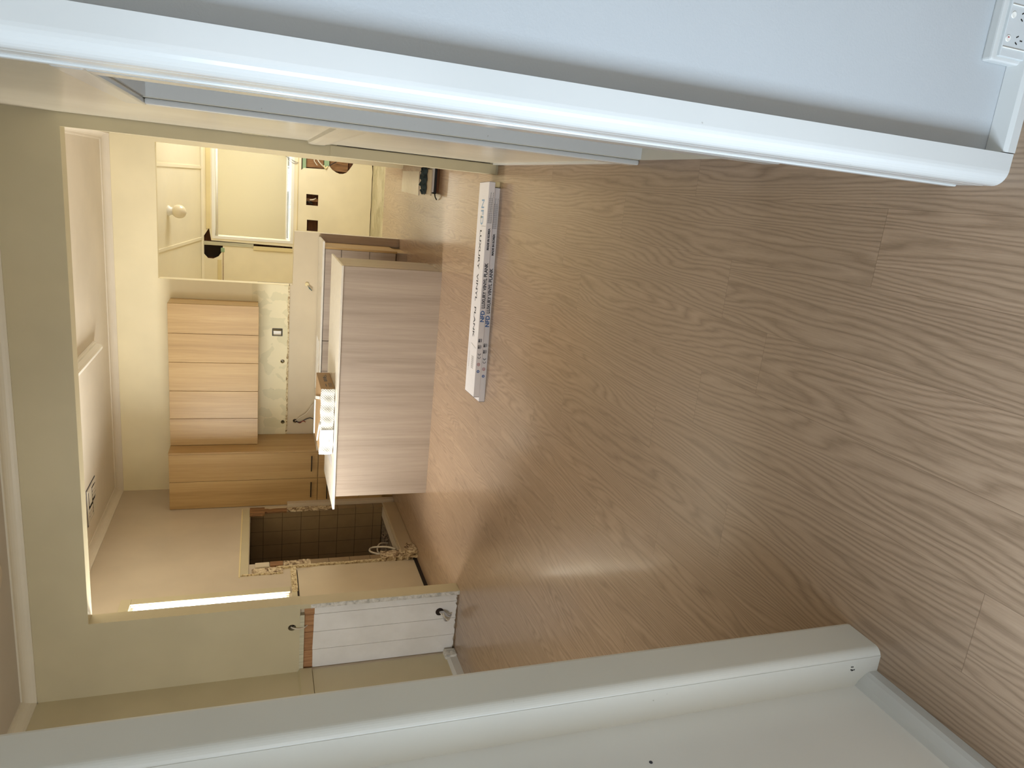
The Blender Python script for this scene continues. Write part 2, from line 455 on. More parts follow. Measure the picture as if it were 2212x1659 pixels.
# living room
struct('wall_living_front', wallY(Y0, Y0b, rect(LX - .1, -1.15, 0, ZL), [rect(-3.42, -1.88, 1.18, 2.52)]), 'living')
w6 = struct('added_window_6', wallY(Y0 + .01, Y0b - .005, rect(-3.42, -1.88, 1.18, 2.52), [rect(-3.38, -2.67, 1.22, 2.48), rect(-2.63, -1.92, 1.22, 2.48)]), 'white')  # unseen window, invented to let daylight into the living room
obj('glass', B(-3.38, -1.92, Y0 + .04, Y0 + .043, 1.22, 2.48), 'glass', w6)
struct('wall_living_left', wallX(LX - .12, LX, rect(Y0, Y1, 0, ZL)), 'living')
struct('wall_living_right', wallX(RX, RX + .09, rect(Y0b, Y1, 0, ZL), [rect(2.12, 3.00, 0.0001, 1.99)]), 'right')
# partition between living room and kitchen; the plaster below the rail on the left is stripped away
struct('wall_living_back', wallY(Y1, Y1b, [(LX - .1, 1.268), (-3.20, 1.268), (-3.205, 2.70), (0.119, 2.70), (0.119, 0), (RX + .1, 0), (RX + .1, ZK), (LX - .1, ZK)],
    [[(-3.398 + .027 * math.cos(a * .5236), 1.326 + .03 * math.sin(a * .5236)) for a in range(12)]]), 'living')
struct('wall_living_back_lower', B(LX, -3.212, Y1 + .047, Y1b - .004, 0, 1.2675), 'board')
# kitchen
alc = rect(6.82, 7.995, 0.155, 1.655)
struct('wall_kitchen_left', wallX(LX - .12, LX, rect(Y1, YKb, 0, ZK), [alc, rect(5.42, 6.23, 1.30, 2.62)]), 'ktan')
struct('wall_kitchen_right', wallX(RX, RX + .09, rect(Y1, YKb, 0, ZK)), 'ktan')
struct('wall_kitchen_back', wallY(YK, YKb, [(LX - .1, 1.252), (-1.283, 1.252), (-1.283, 2.632), (0.155, 2.632), (0.155, 0), (RX + .1, 0), (RX + .1, ZK), (LX - .1, ZK)],
    [rect(-1.885, -1.81, 1.325, 1.425), [(-2.201 + .024 * math.cos(a * .5236), 1.31 + .024 * math.sin(a * .5236)) for a in range(12)],
     [(-2.966 + .024 * math.cos(a * .5236), 1.295 + .024 * math.sin(a * .5236)) for a in range(12)]]), 'kwall')
struct('wall_kitchen_back_lower', wallY(YK + .004, YKb, [(LX - .1, 0), (-0.66, 0), (-0.66, 1.205), (-1.283, 1.215), (-1.283, 1.245), (LX - .1, 1.245)],
    [[(-2.956 + .026 * math.cos(a * .5236), 1.152 + .026 * math.sin(a * .5236)) for a in range(12)]]), 'board')
struct('trim_1', B(-3.123, -1.29, YK - .004, YK + .05, 1.252, 1.58), 'patch') if False else None
# old patched plaster field between benches and overhead cupboards
pp = wallY(YK - .004, YK - .0005, [(-3.12, 1.254)] + [(-3.12 + (i + 1) * .0612, 1.254 + random.uniform(0, .008)) for i in range(29)] + [(-1.286, 1.256), (-1.286, 1.66), (-3.12, 1.66)],
    [rect(-1.885, -1.81, 1.325, 1.425), [(-2.201 + .024 * math.cos(a * .5236), 1.31 + .024 * math.sin(a * .5236)) for a in range(12)],
     [(-2.966 + .024 * math.cos(a * .5236), 1.295 + .024 * math.sin(a * .5236)) for a in range(12)]])
struct('wall_kitchen_back_patch', pp, 'patch')
e = wallY(YK - .006, YK + .002, [(-3.12, 1.243)] + [(-3.12 + (i + 1) * .0455, 1.243 + random.uniform(-.003, .002)) for i in range(39)] + [(-1.29, 1.243)] +
          [(-1.29 - i * .0455, 1.262 + random.uniform(-.006, .008)) for i in range(40)] + [(-3.12, 1.262)])
struct('trim_1', e, 'edge')
# sunroom
struct('wall_sunroom_left', wallX(-2.62, -2.5, rect(YKb, YS + .12, 0, 2.9)), 'sun')
struct('wall_sunroom_right', wallX(1.4, 1.5, rect(YKb, YS + .12, 0, 2.9), [rect(9.3, 10.7, 0.8, 2.1)]), 'sun')  # opening added for the unseen side light
jag = [(0.34, 0.70), (0.34, 0.255), (0.255, 0.262), (0.17, 0.300), (0.10, 0.345), (0.055, 0.385), (0.035, 0.43), (0.030, 0.48), (0.045, 0.53), (0.075, 0.585), (0.12, 0.628), (0.13, 0.63), (0.10, 0.655)]
sunholes = [rect(-1.03, 0.42, 1.115, 2.215),
            [(0.34, 1.02), (0.03, 1.02), (0.062, 0.985), (0.075, 0.66), (0.10, 0.655), (0.34, 0.70)],
            rect(-0.456, -0.298, 0.772, 0.942), rect(-0.825, -0.664, 0.767, 0.925)]
# the two openings at the right edge share a side, keep one outline for both
sunholes[1] = [(0.34, 1.02), (0.03, 1.02), (0.062, 0.985), (0.075, 0.66), (0.10, 0.655)] + [(0.13, 0.63), (0.12, 0.628), (0.075, 0.585), (0.045, 0.53), (0.030, 0.48), (0.035, 0.43), (0.055, 0.385), (0.10, 0.345), (0.17, 0.300), (0.255, 0.262), (0.34, 0.255)]
torn = [(-0.89, 2.255), (-1.04, 2.345), (-1.11, 2.34), (-1.16, 2.346), (-1.23, 2.342), (-1.27, 2.31), (-1.315, 2.27), (-1.318, 2.20), (-1.28, 2.13), (-1.21, 2.085), (-1.12, 2.07), (-1.12, 1.12), (-1.075, 1.12), (-1.06, 2.225)]
sunholes.append(torn)
struct('wall_sunroom_back', wallY(YS, YS + .025, [(-2.6, 0.012)] + [(-2.6 + (i + 1) * .1, 0.012 + random.uniform(-.006, .008)) for i in range(39)] + [(1.4, 0.012), (1.4, 2.55), (-2.6, 2.55)], sunholes), 'sun')
struct('wall_sunroom_outer', wallY(YS + .085, YS + .15, rect(-2.6, 1.5, -0.05, 2.8), [rect(-1.03, 0.42, 1.115, 2.215)]), 'raw_dk')
for k, x in enumerate((-0.58, 0.0, 0.33)):
    pass
cz = lambda y: 2.75 - .17 * (y - 8.85)
sc_ = MB().prism([(YKb - .01, cz(YKb - .01)), (YS + .15, cz(YS + .15)), (YS + .15, cz(YS + .15) + .06), (YKb - .01, cz(YKb) + .06)], 'x', -2.6, 1.5)
struct('ceiling', sc_, 'sunceil')
struct('wall_sunroom_front', wallY(YKb, YKb + .03, rect(-2.6, -1.283, 0, 2.8)), 'sun')
struct('wall_sunroom_front', wallY(YKb, YKb + .03, rect(0.2, 1.5, 0, 2.8)), 'sun')

# ceiling battens, cornices, trims of the sunroom
tn = [1]
def trim(mb, mat, **k):
    tn[0] += 1
    return struct('trim_%d' % tn[0], mb, mat, **k)
for x in (-0.075, -1.04):
    trim(MB().prism([(YKb + .02, cz(YKb + .02) - .012), (YS - .01, cz(YS - .01) - .012), (YS - .01, cz(YS) + .002), (YKb + .02, cz(YKb) + .002)], 'x', x - .018, x + .018), 'sunceil')
trim(MB().prism([(YS - .03, cz(YS) + .002), (YS, cz(YS) - .03), (YS, cz(YS) + .002)], 'x', -2.5, 1.4), 'sunceil')
trim(B(-0.895, 0.9, YS - .014, YS + .001, 2.232, 2.29, bev=.002), 'suntrim')
trim(B(-2.3, -1.325, YS - .012, YS, 2.09, 2.14, bev=.002), 'suntrim')
trim(B(-1.30, -1.14, YS + .079, YS + .0845, 2.07, 2.36), 'dark')  # dark sheet that paints the shade inside the torn cavity
trim(B(-2.3, -1.16, YS - .004, YS, 2.066, 2.073), 'raw')
trim(B(-1.155, -1.10, YS - .012, YS + .002, 1.12, 1.66, bev=.002), 'suntrim')
trim(B(-1.125, -1.075, YS - .006, YS + .02, 1.66, 2.36, bev=.002), 'greywood')
trim(B(-1.215, -1.155, YS - .006, YS + .015, 2.05, 2.10, bev=.004), 'green')
trim(B(-0.9, 0.9, YS - .01, YS, 1.06, 1.068, bev=.002), 'suntrim')

# kitchen, living cornices
def cornX(x, y0, y1, z, s, d=.08, h=.078, mat='living_trim', sign=1):
    p = [(0, 0), (0, -h), (.012, -h)] + [(.012 + (d - .02) * (1 - math.cos(a)), -h + (h - .012) * math.sin(a)) for a in [R(15 * i) for i in range(1, 7)]] + [(d, -.010), (d, 0)]
    mb = MB(); mb.prism([(x + s * a, z + b) for a, b in p], 'y', y0, y1); return trim(mb, mat)
def cornY(y, x0, x1, z, s, d=.08, h=.078, mat='living_trim'):
    p = [(0, 0), (0, -h), (.012, -h)] + [(.012 + (d - .02) * (1 - math.cos(a)), -h + (h - .012) * math.sin(a)) for a in [R(15 * i) for i in range(1, 7)]] + [(d, -.010), (d, 0)]
    mb = MB(); mb.prism([(y + s * a, z + b) for a, b in p], 'x', x0, x1); return trim(mb, mat)
cornY(Y1, LX, RX, ZL, -1)
cornX(LX, Y0b, Y1 - .0, ZL, 1)
cornY(YK, LX, RX, ZK, -1, mat='kceil')
cornX(LX, Y1b, YK, ZK, 1, mat='kceil')
cornX(RX, Y1b, YK, ZK, -1, mat='kceil')

# ------------------------------------------------------------------ hall trims around the opening we look through
def arc(cx, cy, r, a0, a1, n=7): return [(cx + r * math.cos(R(a0 + (a1 - a0) * i / n)), cy + r * math.sin(R(a0 + (a1 - a0) * i / n))) for i in range(n + 1)]
# right architrave with rounded inner edge, small bead behind it
pr = [(0.197, Y0), (0.197, 1.247)] + arc(0.161, 1.281, 0.034, 268, 182, 8) + [(0.1275, Y0 + .012)]
mb = MB(); mb.prism([(a, b) for a, b in pr], 'z', 0.0, 2.42); trim(mb, 'gloss', smooth=False)
trim(B(0.127, 0.150, 1.300, 1.372, 0, 2.38, bev=.002), 'gloss')
trim(B(0.1235, 0.140, 1.372, 1.396, 0, 2.38, bev=.003), 'gloss')
# left post
pl = [(-1.19, 1.375), (-1.19, 1.247), (-1.105, 1.247)] + arc(-1.112, 1.272, 0.025, 272, 358, 8) + [(-1.087, 1.366), (-1.09, 1.375)]
mb = MB(); mb.prism(pl, 'z', 0.0, 2.42); trim(mb, 'post')
# head over the opening (above the frame)
trim(B(-1.19, 0.20, 1.247, 1.30, 2.35, 2.45, bev=.004), 'gloss')
post = bpy.data.objects['trim_%d' % tn[0]]
hl = bpy.data.objects['wall_hall_left']
obj('speck', MB().lathe([(.0045, -.0005), (.004, .0012), (.001, .0016)], (-1.19, 1.126, .764), 'x', 9), 'ink', hl)
for k in range(7):
    obj('chip', MB().lathe([(.0022, .0005), (.0018, -.0008), (.0004, -.001)], (-1.133 + random.uniform(-.006, .006), 1.247, .090 + random.uniform(-.007, .007)), 'y', 7), 'black', post)
# skirtings of the hall: narrow, splayed
mb = MB(); mb.prism([(1.245, 0), (1.245, .022), (1.252, .030), (1.289, .038), (1.289, 0)], 'x', 0.199, 2.1)
struct('baseboard_right', mb, 'gloss')
mb = MB(); mb.prism([(-1.152, 0), (-1.152, .028), (-1.158, .040), (-1.175, .058), (-1.190, .066), (-1.190, 0)], 'y', -2.6, 1.247)
struct('baseboard_left', mb, 'gloss')

# doorway in the right wall of the living room
struct('wall_side_room_right', wallX(1.15, 1.23, rect(1.4, 3.9, 0, 2.7), [rect(1.52, 2.42, 0.30, 2.00)]), 'right')  # unseen side room, invented with its window to pass daylight
struct('wall_side_room_back', wallY(3.9, 3.98, rect(RX + .09, 1.23, 0, 2.7)), 'right')
struct('wall_side_room_front', wallY(1.38, 1.41, rect(RX + .09, 1.15, 0, 2.7)), 'right')
struct('ceiling', B(RX + .09, 1.23, 1.38, 3.98, 2.7, 2.76), 'ceil')
w6 = struct('added_window_5', wallX(1.155, 1.225, rect(1.52, 2.42, 0.30, 2.00), [rect(1.56, 2.38, .34, 1.96)]), 'white')  # invented window, source for the added side room light
obj('glass', B(1.19, 1.193, 1.56, 2.38, .34, 1.96), 'glass', w6)
trim(B(0.178, 0.1995, 3.0, 3.085, 0.0, 1.984, bev=.006), 'gloss')
trim(B(0.178, 0.1995, 2.035, 2.12, 0.0, 1.984, bev=.006), 'gloss')
trim(B(0.178, 0.1995, 2.035, 3.075, 1.985, 2.058, bev=.006), 'gloss')
trim(B(0.203, 0.285, 2.988, 3.0, 0.0, 1.99), 'gloss')
trim(B(0.203, 0.285, 2.12, 2.132, 0.0, 1.99), 'gloss')
trim(B(0.203, 0.285, 2.132, 2.988, 1.978, 1.989), 'gloss')
# dado rail, lower sheet and skirting on that wall
mb = MB(); mb.prism([(0.2, 1.155), (0.190, 1.165), (0.187, 1.185), (0.181, 1.20), (0.179, 1.275), (0.184, 1.30), (0.2, 1.305)], 'y', 3.086, 5.062); trim(mb, 'right')
trim(B(0.194, 0.2, 3.1, 5.066, 0.03, 1.155), 'right')
struct('baseboard_right', B(0.183, 0.201, 3.088, 5.074, 0, .045, bev=.004), 'gloss')
# shadow gap: sheet on the end of the right wall nib stands off
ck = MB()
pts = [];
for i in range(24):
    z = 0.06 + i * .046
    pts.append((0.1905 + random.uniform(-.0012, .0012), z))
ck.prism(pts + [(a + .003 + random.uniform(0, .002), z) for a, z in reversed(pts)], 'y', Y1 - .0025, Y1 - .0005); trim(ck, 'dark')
trim(B(0.119, 0.188, Y1 - .006, Y1 + .001, 0.014, 1.16, bev=.003), 'living')
trim(B(0.198, 0.2005, 5.0, 5.07, 1.545, 1.70), 'living')

def jagstrip_y(x0, x1, z0, z1, y0, y1, n=12, amt=.008):
    L1 = [(x0, z0 + (z1 - z0) * i / n) for i in range(n + 1)]
    L2 = [(x1 + random.uniform(-amt, amt), z0 + (z1 - z0) * i / n) for i in range(n, -1, -1)]
    return MB().prism(L1 + L2, 'y', y0, y1)
# left end of the back wall: stripped boards, torn timber, greenish batten
xs = [-3.79, -3.637, -3.475, -3.318, -3.262]
bs = thing('board_lining', 'white painted vertical boards exposed in the stripped wall left of the kitchen opening', 'wall boards', (-3.52, Y1 + .03, 0))
ys_ = [-3.797, -3.635, -3.475, -3.317, -3.222]
for i in range(4):
    a, b = ys_[i] + .0015, ys_[i + 1] - .0015
    top = 1.165 - i * .002; n = 7
    outline = [(a, 0.006)] + [(a + (b - a) * k / n, 0.008 + random.uniform(-.005, .008)) for k in range(1, n)] + [(b, 0.006), (b, top), (a, top + random.uniform(-.004, .004))]
    obj('board', MB().prism(outline, 'y', Y1 + .030, Y1 + .046), 'vj', bs)
    obj('bare_board_top', B(a, b, Y1 + .032, Y1 + .046, top - .001, 1.234), 'raw_h', bs, label='bare brown timber strip where paint was covered')
trim(B(-3.795, -3.30, Y1 + .004, Y1 + .046, 1.234, 1.27, bev=.002), 'greywood')
trim(B(-3.242, -3.204, Y1 - .001, Y1b + .001, 0.0, 1.2695, bev=.002), 'living')
trim(jagstrip_y(-3.241, -3.207, 0.0, 1.19, Y1 - .0032, Y1 - .0012, 30, .003), 'scrape')
trim(B(-3.2475, -3.2425, Y1 + .014, Y1 + .032, 0.0, 1.234), 'dark')  # dark strip painted in as the shadow line beside the boards
# left wall lower lining of the living room
trim(MB().prism([(LX, 1.165), (LX + .02, 1.17), (LX + .024, 1.26), (LX, 1.275)], 'y', 3.5, Y1), 'living')
for k in range(4):
    trim(B(LX, LX + .012, 3.55 + k * .38, 3.55 + k * .38 + .374, .06, 1.165, bev=.003), 'living')
mb = MB(); mb.prism([(LX, 0), (LX + .03, 0), (LX + .03, .06), (LX + .018, .085), (LX, .09)], 'y', 3.5, 5.0)
struct('baseboard_left', mb, 'gloss')
struct('baseboard_left', B(LX, LX + .05, 4.985, 5.075, 0, .10, bev=.006), 'scrape')

# ------------------------------------------------------------------ windows and blind
def frameY(name, x0, x1, z0, z1, y0, y1, t, mat):
    return struct(name, wallY(y0, y1, rect(x0, x1, z0, z1), [rect(x0 + t, x1 - t, z0 + t, z1 - t)]), mat)
w1 = frameY('window_1', -1.03, 0.42, 1.115, 2.215, YS - .004, YS + .11, .038, 'white')
obj('window_frame', wallY(YS + .035, YS + .07, rect(-0.992, 0.382, 1.153, 2.177), [rect(-0.965, 0.355, 1.18, 2.15)]), 'white', w1)
obj('glass', B(-0.965, 0.355, YS + .05, YS + .053, 1.18, 2.15), 'glass', w1)
w2 = struct('window_2', wallX(LX - .115, LX - .02, rect(5.42, 6.23, 1.30, 2.62), [rect(5.44, 6.224, 1.32, 2.60)]), 'white')
obj('window_frame', wallX(LX - .08, LX - .05, rect(5.44, 6.224, 1.32, 2.60), [rect(5.46, 6.212, 1.34, 1.95), rect(5.46, 6.212, 1.975, 2.585)]), 'white', w2)
obj('glass', B(LX - .068, LX - .065, 5.46, 6.212, 1.34, 2.585), 'glass', w2)
trim(wallX(LX, LX + .018, rect(5.34, 6.325, 1.285, 2.71), [rect(5.43, 6.225, 1.285 + .0, 2.62)]) if False else B(LX, LX + .018, 6.235, 6.325, 1.285, 2.624, bev=.004), 'living')
trim(B(LX, LX + .018, 5.34, 6.325, 2.625, 2.71, bev=.004), 'living')
w5 = struct('added_window_4', wallY(-2.69, -2.62, rect(-.7, .9, .45, 2.25), [rect(-.65, .07, .5, 2.2), rect(.11, .85, .5, 2.2)]), 'white')  # unseen window behind the camera, invented for the front fill
obj('glass', B(-.65, .85, -2.66, -2.657, .5, 2.2), 'glass', w5)
w3 = struct('window_3', wallX(-1.285, -1.20, rect(-0.52, 0.44, 0.14, 1.76), [rect(-0.49, 0.41, 0.17, 1.73)]), 'white')
obj('glass', B(-1.245, -1.242, -0.49, 0.41, 0.17, 1.73), 'glass', w3)
bl = thing('roller_blind', 'cream roller blind drawn down over the sunroom window', 'blind', (-0.34, YS + .015, 1.2))
obj('blind_fabric', B(-0.975, 0.36, YS + .020, YS + .0215, 1.222, 2.14), 'blind', bl)
obj('head_tube', MB().tube([(-0.985, YS + .012, 2.152), (0.37, YS + .012, 2.152)], .017, 14), 'white', bl, smooth=True)
obj('bottom_rail', B(-0.975, 0.36, YS + .014, YS + .026, 1.207, 1.225, bev=.003), 'white', bl)
cb = MB().tube([(0.30, YS + .005, 1.62), (0.27, YS - .002, 1.30), (0.15, YS - .006, 1.19), (0.11, YS - .008, 1.12), (0.125, YS - .008, 1.06), (0.14, YS - .008, 1.12), (0.20, YS - .006, 1.25), (0.305, YS, 1.55)], .0022, 6)
obj('pull_chain', cb, 'ink', bl)
obj('pull_ring', MB().tube([(-.50 + .035 * math.cos(R(a)), YS - .002, 1.16 + .035 * math.sin(R(a))) for a in range(0, 361, 30)], .002, 6), 'ink_grey', bl)

# ------------------------------------------------------------------ garden seen under the blind
tag(struct('garden_ground', B(-9, 9, 12.2, 60, -0.6, -0.5), 'soil'), 'pale garden ground beyond the sunroom window', 'ground')['kind'] = 'structure'
hb = MB()
for i in range(150):
    x = random.uniform(-4, 3); z = random.uniform(-.5, .65); y = 17 + random.uniform(-.4, .4)
    r = random.uniform(.12, .28)
    b2 = bmesh.new(); bmesh.ops.create_icosphere(b2, subdivisions=1, radius=r)
    for v in b2.verts: v.co = v.co * random.uniform(.75, 1.2) + Vector((x, y, z))
    hb._add(b2)
tag(obj('hedge', hb, 'grass'), 'green garden hedge glimpsed through the gap below the blind', 'hedge')

# ------------------------------------------------------------------ island bench
isl = thing('kitchen_island', 'oak laminate kitchen island with pale stone top in the middle of the kitchen', 'kitchen island', (-1.86, 6.82, 0))
obj('front_panel', B(-2.955, -0.758, 6.49, 6.51, 0.0, 0.885), 'oak_cool', isl)
obj('side_panel', B(-0.758 - .018, -0.756, 6.511, 7.15, 0.0, 0.885), 'oak_cool', isl)
obj('side_panel', B(-2.955, -2.935, 6.511, 7.15, 0.0, 0.885), 'oak_cool', isl)
for k in range(3):
    a = -2.93 + k * .717
    d = obj('door', B(a + .002, a + .715, 7.132, 7.15, 0.13, 0.875, bev=.001), 'oak', isl)
    obj('handle', MB().tube([(a + .60, 7.165, .82), (a + .48, 7.165, .82)], .006), 'black', d)
obj('kickboard', B(-2.93, -.78, 7.07, 7.09, 0, .13), 'oak', isl)
obj('benchtop', B(-3.085, -0.754, 6.483, 7.45, 0.886, 0.905, bev=.0015), 'stone', isl)

# ------------------------------------------------------------------ back run of cupboards
def handle_h(x0, x1, y, z, parent):
    mb = MB().box(x0, x1, y - .030, y - .020, z - .006, z + .006, bev=.002)
    mb.box(x0 + .008, x0 + .016, y - .022, y, z - .004, z + .004); mb.box(x1 - .016, x1 - .008, y - .022, y, z - .004, z + .004)
    return obj('handle', mb, 'black', parent)
YF = 8.17
pan = thing('pantry_cupboard', 'tall light oak pantry cupboard with two doors and black handles by the left wall', 'cupboard', (-3.46, 8.46, 0))
obj('carcass', B(-3.795, -3.123, YF + .02, YK - .006, 0.13, 2.51), 'oak', pan)
obj('side_panel', B(-3.141, -3.121, YF, YK - .006, 0.02, 2.512), 'oak', pan)
for a, b, hx in ((-3.795, -3.470, 1), (-3.466, -3.143, 1)):
    d = obj('door', B(a, b, YF - .001, YF + .018, 0.912, 2.508, bev=.0015), 'oak', pan)
    c = (a + b) / 2
    handle_h(c - .10 + .03, c + .09 + .03, YF, 0.985, d)
    d = obj('drawer', B(a, b, YF - .001, YF + .018, 0.425, 0.905, bev=.0015), 'oak', pan)
    handle_h(c - .10, c + .09, YF, 0.80, d)
    obj('drawer', B(a, b, YF - .001, YF + .018, 0.135, 0.419, bev=.0015), 'oak', pan)
obj('kickboard', B(-3.795, -3.141, YF + .04, YF + .055, 0.0, 0.13), 'oak', pan)

ov = []
xs = [-3.119, -2.800, -2.476, -2.146, -1.820, -1.492]
for i in range(5):
    a, b = xs[i], xs[i + 1]
    lab = ['overhead oak cupboard beside the pantry, first of five in the row', 'overhead oak cupboard second from the pantry', 'middle overhead oak cupboard of the row of five',
           'overhead oak cupboard second from the sunroom opening', 'overhead oak cupboard at the sunroom end of the row'][i]
    t = thing('overhead_cupboard', lab, 'cupboard', ((a + b) / 2, 8.58, 1.585), group='row of overhead oak cupboards')
    obj('carcass', B(a, b, 8.430, YK - .006, 1.592, 2.512), 'oak', t)
    obj('door', B(a + .002, b - .002, 8.410, 8.429, 1.584, 2.512, bev=.0015), 'oak', t)
t = thing('drawer_cabinet', 'base cabinet of three wide oak drawers at the open end of the bench', 'cabinet', (-1.28, 8.46, 0))
obj('carcass', B(-1.805, -0.78, YF + .02, YK - .006, 0.13, .908), 'oak_cool', t)
obj('side_panel', B(-0.779, -0.757, YF, YK - .006, 0.12, .911), 'oak', t)
for z0, z1 in ((.735, .905), (.428, .729), (.135, .422)):
    obj('drawer', B(-1.803, -0.781, YF - .001, YF + .018, z0, z1, bev=.001), 'oak_cool', t)
obj('kickboard', B(-1.805, -0.775, YF + .03, YF + .045, 0.0, 0.12), 'oak_cool', t)
obj('kickboard', B(-0.790, -0.775, YF + .046, YK - .01, 0.0, 0.12), 'oak', t)
t = thing('sink_cabinet', 'base cabinet with two oak doors below the sink', 'cabinet', (-2.16, 8.46, 0))
obj('carcass', wallY(YF + .02, YK - .006, [(-2.51, .13), (-1.809, .13), (-1.809, .70), (-2.51, .70)]), 'oak_cool', t)
for a, b in ((-2.508, -2.161), (-2.157, -1.81)):
    obj('door', B(a, b, YF - .001, YF + .018, .135, .905, bev=.001), 'oak_cool', t)
obj('kickboard', B(-2.51, -1.809, YF + .03, YF + .045, 0, .12), 'oak_cool', t)
t = thing('dishwasher_cabinet', 'base cabinet with oak front between sink and pantry', 'cabinet', (-2.82, 8.46, 0))
obj('carcass', B(-3.119, -2.514, YF + .02, YK - .006, 0.13, .908), 'oak_cool', t)
obj('door', B(-3.118, -2.515, YF - .001, YF + .018, .135, .905, bev=.001), 'oak_cool', t)
obj('kickboard', B(-3.119, -2.514, YF + .03, YF + .045, 0, .12), 'oak_cool', t)
wt = obj('benchtop', wallZ(.913, .934, rect(-3.119, -0.700, YF - .012, YK - .006), [rect(-2.50, -1.84, 8.27, 8.64)]), 'stone')
tag(wt, 'long pale stone benchtop along the kitchen back wall', 'benchtop')
sk = wallZ(.880, .912, rect(-2.506, -1.834, 8.245, 8.665), [rect(-2.49, -1.85, 8.28, 8.63)])
sk.box(-2.506, -1.834, 8.245, 8.665, .71, .72); sk.box(-2.506, -2.495, 8.245, 8.665, .72, .88); sk.box(-1.845, -1.834, 8.245, 8.665, .72, .88)
sk.box(-2.495, -1.845, 8.245, 8.256, .72, .88); sk.box(-2.495, -1.845, 8.654, 8.665, .72, .88)
tag(obj('sink', sk, 'white'), 'white undermount sink bowl set in the back benchtop', 'sink')
tag(obj('end_panel', B(-0.756, -0.660, YK - .030, YK - .008, 0.0, .911), 'oak_cool'), 'narrow brown oak filler panel behind the open end of the bench', 'panel')

# ------------------------------------------------------------------ alcove of the old stove
ac = MB()
ac.box(-4.75, LX - .002, 7.98, 7.993, .16, 1.65); ac.box(-4.75, LX - .121, 7.994, 8.06, .0, 1.9); struct('wall_alcove_far', ac, 'tile')
struct('wall_alcove_near', B(-4.75, LX - .12, 6.74, 6.82, 0, 1.9), 'tile')
struct('wall_alcove_back', B(-4.83, -4.75, 6.74, 8.06, 0, 1.9), 'tile')
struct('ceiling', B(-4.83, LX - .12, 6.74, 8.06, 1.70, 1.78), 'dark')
struct('floor', B(-4.83, LX - .1, 6.82, 7.98, 0, .15), 'rubble')
# facing strips round the opening on the kitchen side
def jagstrip(y0, y1, z0, z1, x0, x1, n=12, amt=.008, both=True):
    L1 = [(y0 + random.uniform(-amt, amt), z0 + (z1 - z0) * i / n) for i in range(n + 1)]
    L2 = [(y1 + (random.uniform(-amt, amt) if both else 0), z0 + (z1 - z0) * i / n) for i in range(n, -1, -1)]
    return MB().prism(L1 + L2, 'x', x0, x1)
trim(B(LX, LX + .012, 7.985, 8.075, .15, .72), 'tile')
trim(jagstrip(7.975, 8.072, .72, 1.26, LX, LX + .014), 'broken')
trim(jagstrip(7.965, 8.04, 1.26, 1.50, LX, LX + .020, 8), 'raw')
trim(jagstrip(7.90, 8.08, 1.50, 1.66, LX, LX + .024, 6, .006), 'raw')
trim(B(LX, LX + .008, 8.03, 8.115, 1.25, 1.74), 'board')
trim(B(LX, LX + .003, 8.113, 8.122, 1.25, 1.70), 'dark')
trim(B(LX, LX + .05, 8.085, 8.165, 0.0, 1.25, bev=.004), 'ktan')
trim(B(LX, LX + .012, 6.725, 6.82, .36, 1.07), 'tile')
trim(jagstrip(6.715, 6.82, 1.07, 1.33, LX, LX + .016), 'broken')
trim(B(LX, LX + .022, 6.735, 6.815, 1.335, 1.46, bev=.004), 'raw')
trim(B(LX, LX + .018, 6.73, 6.815, 1.465, 1.60, bev=.004), 'board')
trim(jagstrip(6.69, 6.72, .16, 1.40, LX, LX + .02, 40, .005), 'edge')
trim(jagstrip(6.60, 6.72, 1.34, 1.63, LX, LX + .010, 12), 'broken')
trim(jagstrip(6.60, 6.615, 1.36, 1.72, LX, LX + .014, 14, .004), 'edge')
trim(B(LX, LX + .010, 6.60, 8.075, 1.66, 1.735, bev=.003), 'living')
trim(B(LX, LX + .006, 6.58, 8.10, 1.736, 1.748), 'suntrim')
trim(jagstrip(6.69, 6.83, .02, .36, LX, LX + .045, 10, .015), 'broken')
trim(B(LX, LX + .06, 6.78, 7.99, 0.0, .150, bev=.006), 'hearth')
# small slabs of broken plaster at the foot
ch = obj('plaster_chunk', MB().prism([(6.63, .0), (6.70, .0), (6.80, .02), (6.83, .09), (6.74, .13), (6.66, .10)], 'x', LX + .046, LX + .12).rough_up(.006), 'broken')
tag(ch, 'chunk of broken plaster on the floor at the alcove corner', 'rubble')
rb = MB()
for i in range(60):
    b2 = bmesh.new(); bmesh.ops.create_icosphere(b2, subdivisions=1, radius=random.uniform(.012, .04))
    c = Vector((random.uniform(-4.6, -3.95), random.uniform(6.9, 7.6), .16 + random.uniform(0, .05)))
    for v in b2.verts: v.co = Vector((v.co.x * random.uniform(.6, 1.3), v.co.y, v.co.z * .6)) + c
    rb._add(b2)
o = tag(obj('rubble_pile', rb, 'rubble'), 'grey rubble heaped on the floor inside the tiled alcove', 'rubble'); o['kind'] = 'stuff'
tag(obj('timber_offcut', MB().prism([(-3.93, 6.85), (-4.35, 7.35), (-4.42, 7.30), (-4.0, 6.84)], 'z', .17, .21), 'raw'), 'brown timber offcut lying on the rubble in the alcove', 'timber').location.z += .09
